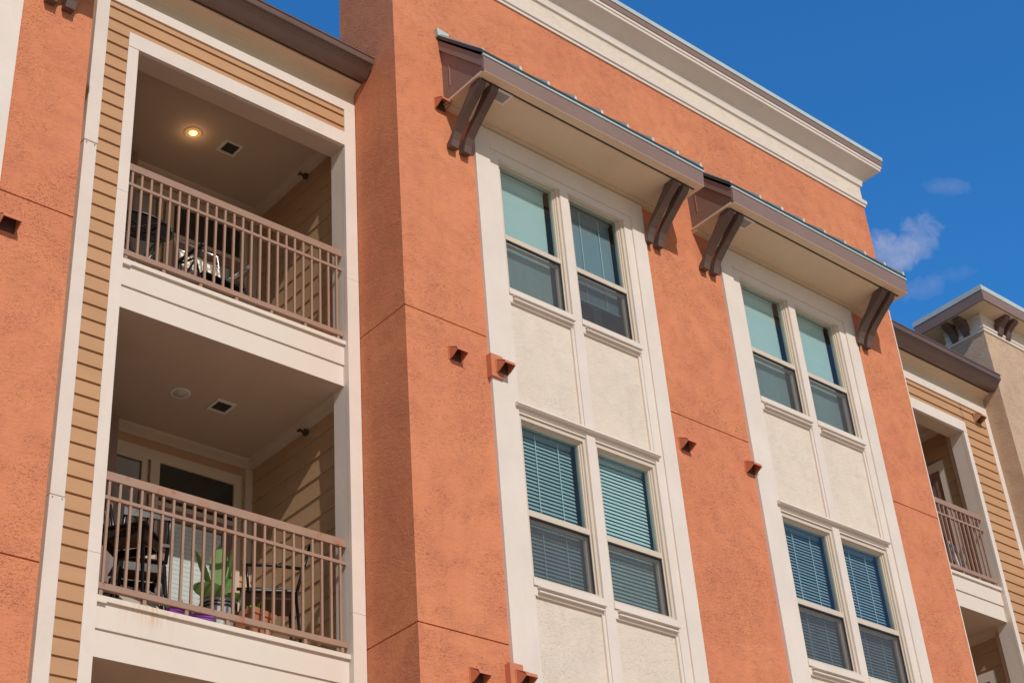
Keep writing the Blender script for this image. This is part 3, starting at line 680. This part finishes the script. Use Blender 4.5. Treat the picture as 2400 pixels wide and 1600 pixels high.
barstool((-1.62,1.86,-.03), math.radians(165), 'black bar stool standing behind the other one, by the beige storage bin')
def armchair(loc, rz, label):
    t = thing('patio_chair', label, 'chair', loc, rz); h = .235; z = .55
    s = MB(); s.box(-h,h,-h,h,z-.03,z); s.build('seat', M['black'], t, bevel=.01)
    u = MB(); u.prism([(-h+.03,z-.031),(h-.03,z-.031),(h-.06,z-.075),(-h+.06,z-.075)], -h+.03, h-.03, 'y'); u.build('seat_underside', M['seatbrown'], t)
    for sx in (-1,1):
        for sy in (-1,1): MB().tube([(sx*(h-.02),sy*(h-.02),z-.02),(sx*(h+.03),sy*(h+.02),0)], .014, 8).build('leg', M['black'], t, smooth=True)
    for sx in (-1,1):
        a = MB(); a.tube([(sx*(h+.01),-h+.04,z-.02),(sx*(h+.015),-h+.02,z+.20)], .013, 8); a.tube([(sx*(h+.015),-h-.02,z+.205),(sx*(h+.015),0,z+.215),(sx*(h+.01),h+.02,z+.19)], .016, 8); a.build('armrest', M['black'], t, smooth=True)
    b = MB()
    for sx in (-1,1): b.tube([(sx*(h-.01),h-.01,z-.02),(sx*(h-.01),h+.05,z+.22),(sx*(h-.03),h+.10,z+.42)], .014, 8)
    b.each('back_post', M['black'], t, smooth=True)
    b = MB(); b.prism([(h+.06,z+.26),(h+.075,z+.255),(h+.115,z+.44),(h+.10,z+.445)], -h+.01, h-.01); b.build('backrest', M['blackf'], t)
    return t
armchair((-.66,1.26,-.03), math.radians(-117), 'black armchair with brown seat underside at the right end of the lower balcony')
# strap chair, upper balcony: faces the railing
t = thing('lawn_chair', 'folding lawn chair with plaid webbing behind the upper balcony railing', 'chair', (-1.36,1.22,3.17), math.radians(4))
for sx in (-1,1):
    f = MB(); f.tube([(sx*.27,-.22,.0),(sx*.27,-.20,.25),(sx*.27,-.10,.55),(sx*.27,.20,.64)], .012, 8); f.tube([(sx*.27,.24,.0),(sx*.27,.10,.40),(sx*.27,-.2,.60)], .012, 8); f.build('side_frame', M['black'], t, smooth=True)
    MB().tube([(sx*.275,-.24,.63),(sx*.275,.20,.66)], .02, 8).build('armrest', M['chrome'] if sx > 0 else M['black'], t, smooth=True)
b = MB(); b.tube([(-.25,.16,.40),(-.25,.30,1.02),(.25,.30,1.02),(.25,.16,.40)], .012, 8); b.tube([(-.25,.27,.88),(.25,.27,.88)], .010, 8); b.build('back_frame', M['chrome'], t, smooth=True)
b = MB(); b.prism([(.165,.50),(.175,.50),(.245,.84),(.235,.84)], -.235, .235); b.build('backrest', M['plaid'], t)
b = MB(); b.box(-.24,.24,-.20,.17,.345,.365); b.build('seat', M['blackf'], t)
# moon chair
t = thing('moon_chair', 'round black folding moon chair at the left end of the upper balcony', 'chair', (-2.03,1.42,3.17), math.radians(-12))
ri = MB(); n = 28; R = .30; tl = math.radians(62); cz = .95
def rp(r, a, off=0): return (r*math.cos(a), r*math.sin(a)*math.cos(tl)+off*math.sin(tl), cz+r*math.sin(a)*math.sin(tl)-off*math.cos(tl))
ri.tube([rp(R, 2*math.pi*k/n) for k in range(n+1)], .014, 8); ri.build('rim', M['black'], t, smooth=True)
di = MB(); rings = [(R,0),(R*.75,.05),(R*.4,.09),(.001,.10)]; bb = 0
for r_, o_ in rings: di.v += [rp(r_, 2*math.pi*k/n, o_) for k in range(n)]
for i in range(3):
    for k in range(n): di.f.append((i*n+k, i*n+(k+1)%n, (i+1)*n+(k+1)%n, (i+1)*n+k)); di.m.append(0)
di.build('seat', M['blackf'], t, smooth=True)
lg = MB()
for a in ((-.26,-.24,0,.18,.12,.88),(.26,-.24,0,-.18,.12,.88),(-.26,.3,0,.16,-.12,.70),(.26,.3,0,-.16,-.12,.70)): lg.tube([a[:3], a[3:]], .011, 8)
lg.tube([(0,-.1,.50),(0,.0,.56)], .03, 8)
lg.each('folding_leg', M['steel'], t, smooth=True)
lg = MB(); lg.tube([rp(R*.97,a_,.0) for a_ in (2.4,)]+[(0,.02,.95),rp(R*.97,5.5)], .010, 6); lg.tube([rp(R*.97,.7),(0,.03,.96),rp(R*.97,3.8)], .010, 6); lg.each('cross_strap', M['black'], t)
# potted plants
t = thing('potted_plant', 'broad leaved green plant in a grey ringed metal pot', 'plant', (-1.25,1.10,-.03))
m = MB(); m.lathe([(.001,.0),(.115,0),(.150,.30),(.158,.31),(.158,.33),(.140,.33),(.135,.26),(.001,.26)], 0, 0, 28); pt = m.build('pot', M['galv'], t, smooth=False)
m = MB()
for z in (.245,.275,.312): m.lathe([(.146+.0,z),(.158,z),(.158,z+.010),(.146,z+.010)], 0, 0, 28)
m.each('pot_ring', M['black'], pt)
def leaf(b, base, yaw, lean, L, W, droop=.3, stem=.2):
    """broad ribbed leaf on a stalk"""
    d = Vector((math.cos(yaw)*math.cos(lean), math.sin(yaw)*math.cos(lean), math.sin(lean))); side = Vector((-math.sin(yaw), math.cos(yaw), 0)); base = Vector(base)
    p = base.copy(); n = 8; b.tube([base, base+d*stem], .006, 5); p = base+d*stem; prev = None
    for i in range(n+1):
        t_ = i/n; w_ = W*math.sin(math.pi*min(1, .06+t_*.94))**.7*(1-.35*t_); up = d.cross(side)
        c = p + d*L*t_ + Vector((0,0,-1))*droop*L*t_*t_
        row = (c+side*w_+up*.12*w_*-1, c, c-side*w_+up*.12*w_*-1)
        if prev:
            b.face((prev[0],prev[1],row[1],row[0])); b.face((prev[1],prev[2],row[2],row[1]))
        prev = row
lf = [(170,66,.38,.075,.1,.22),(-40,80,.46,.125,.1,.24),(-110,84,.40,.10,.1,.22),(20,70,.34,.10,.25,.14),(215,30,.38,.14,.45,.10),(-75,35,.26,.11,.5,.06)]
for i, (ya, le, L, W, dr, stm) in enumerate(lf):
    b = MB(); leaf(b, (.02*math.cos(i),.02*math.sin(i),.26), math.radians(ya), math.radians(le), L, W, dr, stm); b.build('leaf', M['leaf'], t, smooth=True)
t = thing('potted_plant', 'small yellow green plant in a square terracotta planter', 'plant', (-.965,1.02,-.03), math.radians(14))
m = MB(); a, c_ = .095, .135
for z0, z1, r0, r1 in ((0,.20,a,c_-.01),(.20,.245,c_,c_+.008)):
    for k in range(4):
        A = [(-1,-1),(1,-1),(1,1),(-1,1)]; p0, p1 = A[k], A[(k+1)%4]
        m.face(((p0[0]*r0,p0[1]*r0,z0),(p1[0]*r0,p1[1]*r0,z0),(p1[0]*r1,p1[1]*r1,z1),(p0[0]*r1,p0[1]*r1,z1)))
m.face([(x*c_,y*c_,.20) for x,y in ((-1,-1),(1,-1),(1,1),(-1,1))]); m.face([(x*(c_-.02),y*(c_-.02),.23) for x,y in ((-1,-1),(1,-1),(1,1),(-1,1))]); m.build('planter', M['terra'], t)
for i in range(9):
    b = MB(); leaf(b, (random.uniform(-.07,.07),random.uniform(-.06,.06),.22), random.uniform(0,6.28), math.radians(random.uniform(60,85)), random.uniform(.10,.15), .020, .2, .02); b.build('leaf', M['leafy'], t, smooth=True)
# sandals
for i, (x, rz, lab) in enumerate(((-1.76,.2,'purple sandal with black strap on the lower balcony edge, the one nearer the bar stool'),(-1.58,-.15,'purple sandal with black strap on the lower balcony edge, the one nearer the potted plant'))):
    t = thing('sandal', lab, 'sandal', (x,.858,-.034), rz+1.50, 'purple sandals')
    b = MB(); b.prism([(-.045,-.12),(.045,-.12),(.05,.05),(.035,.12),(-.03,.12),(-.05,.04)], .020, .044, 'z'); b.build('sole', M['purple'], t, bevel=.008)
    b = MB(); b.box(-.04,.04,-.11,.11,0,.020); b.build('tread', M['purple'], t, bevel=.006)
    b = MB(); b.tube([(-.040,.02,.03),(-.03,.0,.12),(0,-.01,.15),(.03,0,.12),(.040,.02,.03)], .008, 6); b.build('strap', M['black'], t, smooth=True)
# storage bin
t = thing('storage_bin', 'beige storage bin standing behind the bar stools', 'bin', (-1.58,2.05,-.03))
b = MB(); b.prism([(-.22,0),(.22,0),(.25,.62),(-.25,.62)], -.15, .15, 'y'); b.build('bin_body', M['binm'], t, bevel=.01)
b = MB(); b.box(-.27,.27,-.18,.18,.625,.67); b.build('lid', M['white'], t, bevel=.008)
# right balcony: folded blue chair
t = thing('folded_chair', 'folded blue fabric chair leaning inside the right hand balcony', 'chair', (10.36,1.12,3.17), math.radians(12))
b = MB(); b.prism([(-.05,.06),(-.02,.06),(.06,.72),(.03,.72)], -.16, .18); b.build('seat', M['bluef'], t)
b = MB(); b.prism([(-.066,.10),(-.052,.10),(.022,.70),(.008,.70)], -.11, -.05); b.build('stripe', M['white'], t)
for sx in (-.17,.19): MB().tube([(sx,-.07,0),(sx,.05,.78)], .011, 8).build('leg', M['black'], t, smooth=True)

# ------------------------------------------------------------------ camera
R = [[0.7592432880477172,-0.6470188754829924,-0.07011564963126869],[0.30747591564615895,0.4515733531074831,-0.8375798875694309],[0.5735923559916459,0.6143680342693524,0.5417967585875396]]
C0 = (-7.76732489,-9.74960641,-5.32764735); FPX = 3747.838
cam = bpy.data.cameras.new('camera'); co = bpy.data.objects.new('camera', cam); COL.objects.link(co); sc.camera = co
cam.sensor_width = 36; cam.lens = FPX/2400*36; cam.clip_end = 3000; cam.clip_start = .1
r, d, f = R
co.matrix_world = Matrix(((r[0],-d[0],-f[0],C0[0]),(r[1],-d[1],-f[1],C0[1]),(r[2],-d[2],-f[2],C0[2]),(0,0,0,1)))

# ------------------------------------------------------------------ light
ts = Vector((-.26,-1,.72)).normalized()
sl = bpy.data.lights.new('sun', 'SUN'); sl.energy = 3.6; sl.angle = math.radians(.53); sl.color = (1,.945,.87)
so = bpy.data.objects.new('sun', sl); COL.objects.link(so); so.rotation_euler = ts.to_track_quat('Z','Y').to_euler()
wd = bpy.data.worlds.new('World'); sc.world = wd; wd.use_nodes = True; nt = wd.node_tree; nt.nodes.clear()
wo = nt.nodes.new('ShaderNodeOutputWorld'); bg = N(nt,'Background', Strength=.10)
sk = N(nt,'TexSky', sky_type='NISHITA'); sk.sun_disc = False; sk.sun_elevation = math.asin(ts.z); sk.sun_rotation = math.atan2(ts.x, ts.y)
sk.air_density = 1.0; sk.dust_density = .3; sk.ozone_density = 2.0; sk.altitude = 200
# the clear sky is deepest and bluest about 90 degrees from the sun
tcs = N(nt,'TexCoord'); dsn = N(nt,'VectorMath', operation='DOT_PRODUCT'); nt.links.new(tcs.outputs['Generated'], dsn.inputs[0]); dsn.inputs[1].default_value = ts
pol = math_(nt,'SUBTRACT', 1.0, math_(nt,'MULTIPLY', dsn.outputs['Value'], dsn.outputs['Value']))
tint = mixc(nt, 1.0, sk.outputs[0], mixc(nt, ramp(nt, pol, [(.55,0),(.95,1)]), (1.15,1.0,.85), (.43,1.48,2.35)), 'MULTIPLY')
# thin fair-weather wisps, fixed by direction in the sky
tc = N(nt,'TexCoord'); nz = N(nt,'Vector' 'Math', operation='NORMALIZE') if False else None
dirv = tc.outputs['Generated']
def dotn(v):
    n = N(nt,'VectorMath', operation='DOT_PRODUCT'); nt.links.new(dirv, n.inputs[0]); n.inputs[1].default_value = v; return n.outputs['Value']
dist = noise(nt, dirv, 38, 6, .62, 1.0); dist2 = noise(nt, dirv, 90, 5, .6, .6); brd = noise(nt, dirv, 20, 3, .5, 0)
def wisp(px, py, rx, ry, ang, amt):
    q = Vector(((px-1200)/FPX, (py-800)/FPX, 1)); dv = Vector([sum(R[k][i]*q[k] for k in range(3)) for i in range(3)]).normalized()
    ca, sa = math.cos(ang), math.sin(ang); U = Vector(R[0])*ca + Vector(R[1])*sa; V = -Vector(R[0])*sa + Vector(R[1])*ca
    U = (U - dv*U.dot(dv)).normalized(); V = (V - dv*V.dot(dv)).normalized()
    a = math_(nt,'ADD', math_(nt,'MULTIPLY', dotn(U), FPX/rx), math_(nt,'MULTIPLY', math_(nt,'SUBTRACT', dist, .5), 2.4))
    b = math_(nt,'ADD', math_(nt,'MULTIPLY', dotn(V), FPX/ry), math_(nt,'MULTIPLY', math_(nt,'SUBTRACT', dist2, .5), 1.3))
    r2 = math_(nt,'ADD', math_(nt,'MULTIPLY', a, a), math_(nt,'MULTIPLY', b, b))
    front = math_(nt,'GREATER_THAN', dotn(dv), .5)
    m = ramp(nt, r2, [(0,1),(.3,.62),(1.0,0)], 'EASE')
    return math_(nt,'MULTIPLY', math_(nt,'MULTIPLY', m, amt), front)
tot = None
for a in ((2095,590,75,50,-.1,.9),(2165,560,55,60,.3,.8),(2110,620,60,22,-.3,.55),(2215,438,55,22,.1,.28),(2165,675,55,30,-.3,.30),(2240,640,50,20,0,.16),(2060,560,50,30,0,.5)):
    wv = wisp(*a); tot = wv if tot is None else math_(nt,'ADD', tot, wv)
tot = math_(nt,'MULTIPLY', tot, ramp(nt, dist2, [(.25,.35),(.75,1)]), True)
skyc = mixc(nt, math_(nt,'MULTIPLY', tot, .85), tint, (4.6,5.1,7.3))
nt.links.new(skyc, bg.inputs[0]); nt.links.new(bg.outputs[0], wo.inputs[0])

sc.view_settings.view_transform = 'Standard'; sc.view_settings.look = 'None'; sc.view_settings.exposure = -.27; sc.view_settings.gamma = 1
sc.cycles.max_bounces = 8; sc.cycles.diffuse_bounces = 4; sc.cycles.transparent_max_bounces = 16; sc.cycles.sample_clamp_indirect = 6
# lift everything so that the ground lies at z = 0
for o in list(COL.objects):
    if o.parent is None: o.location.z -= GZ
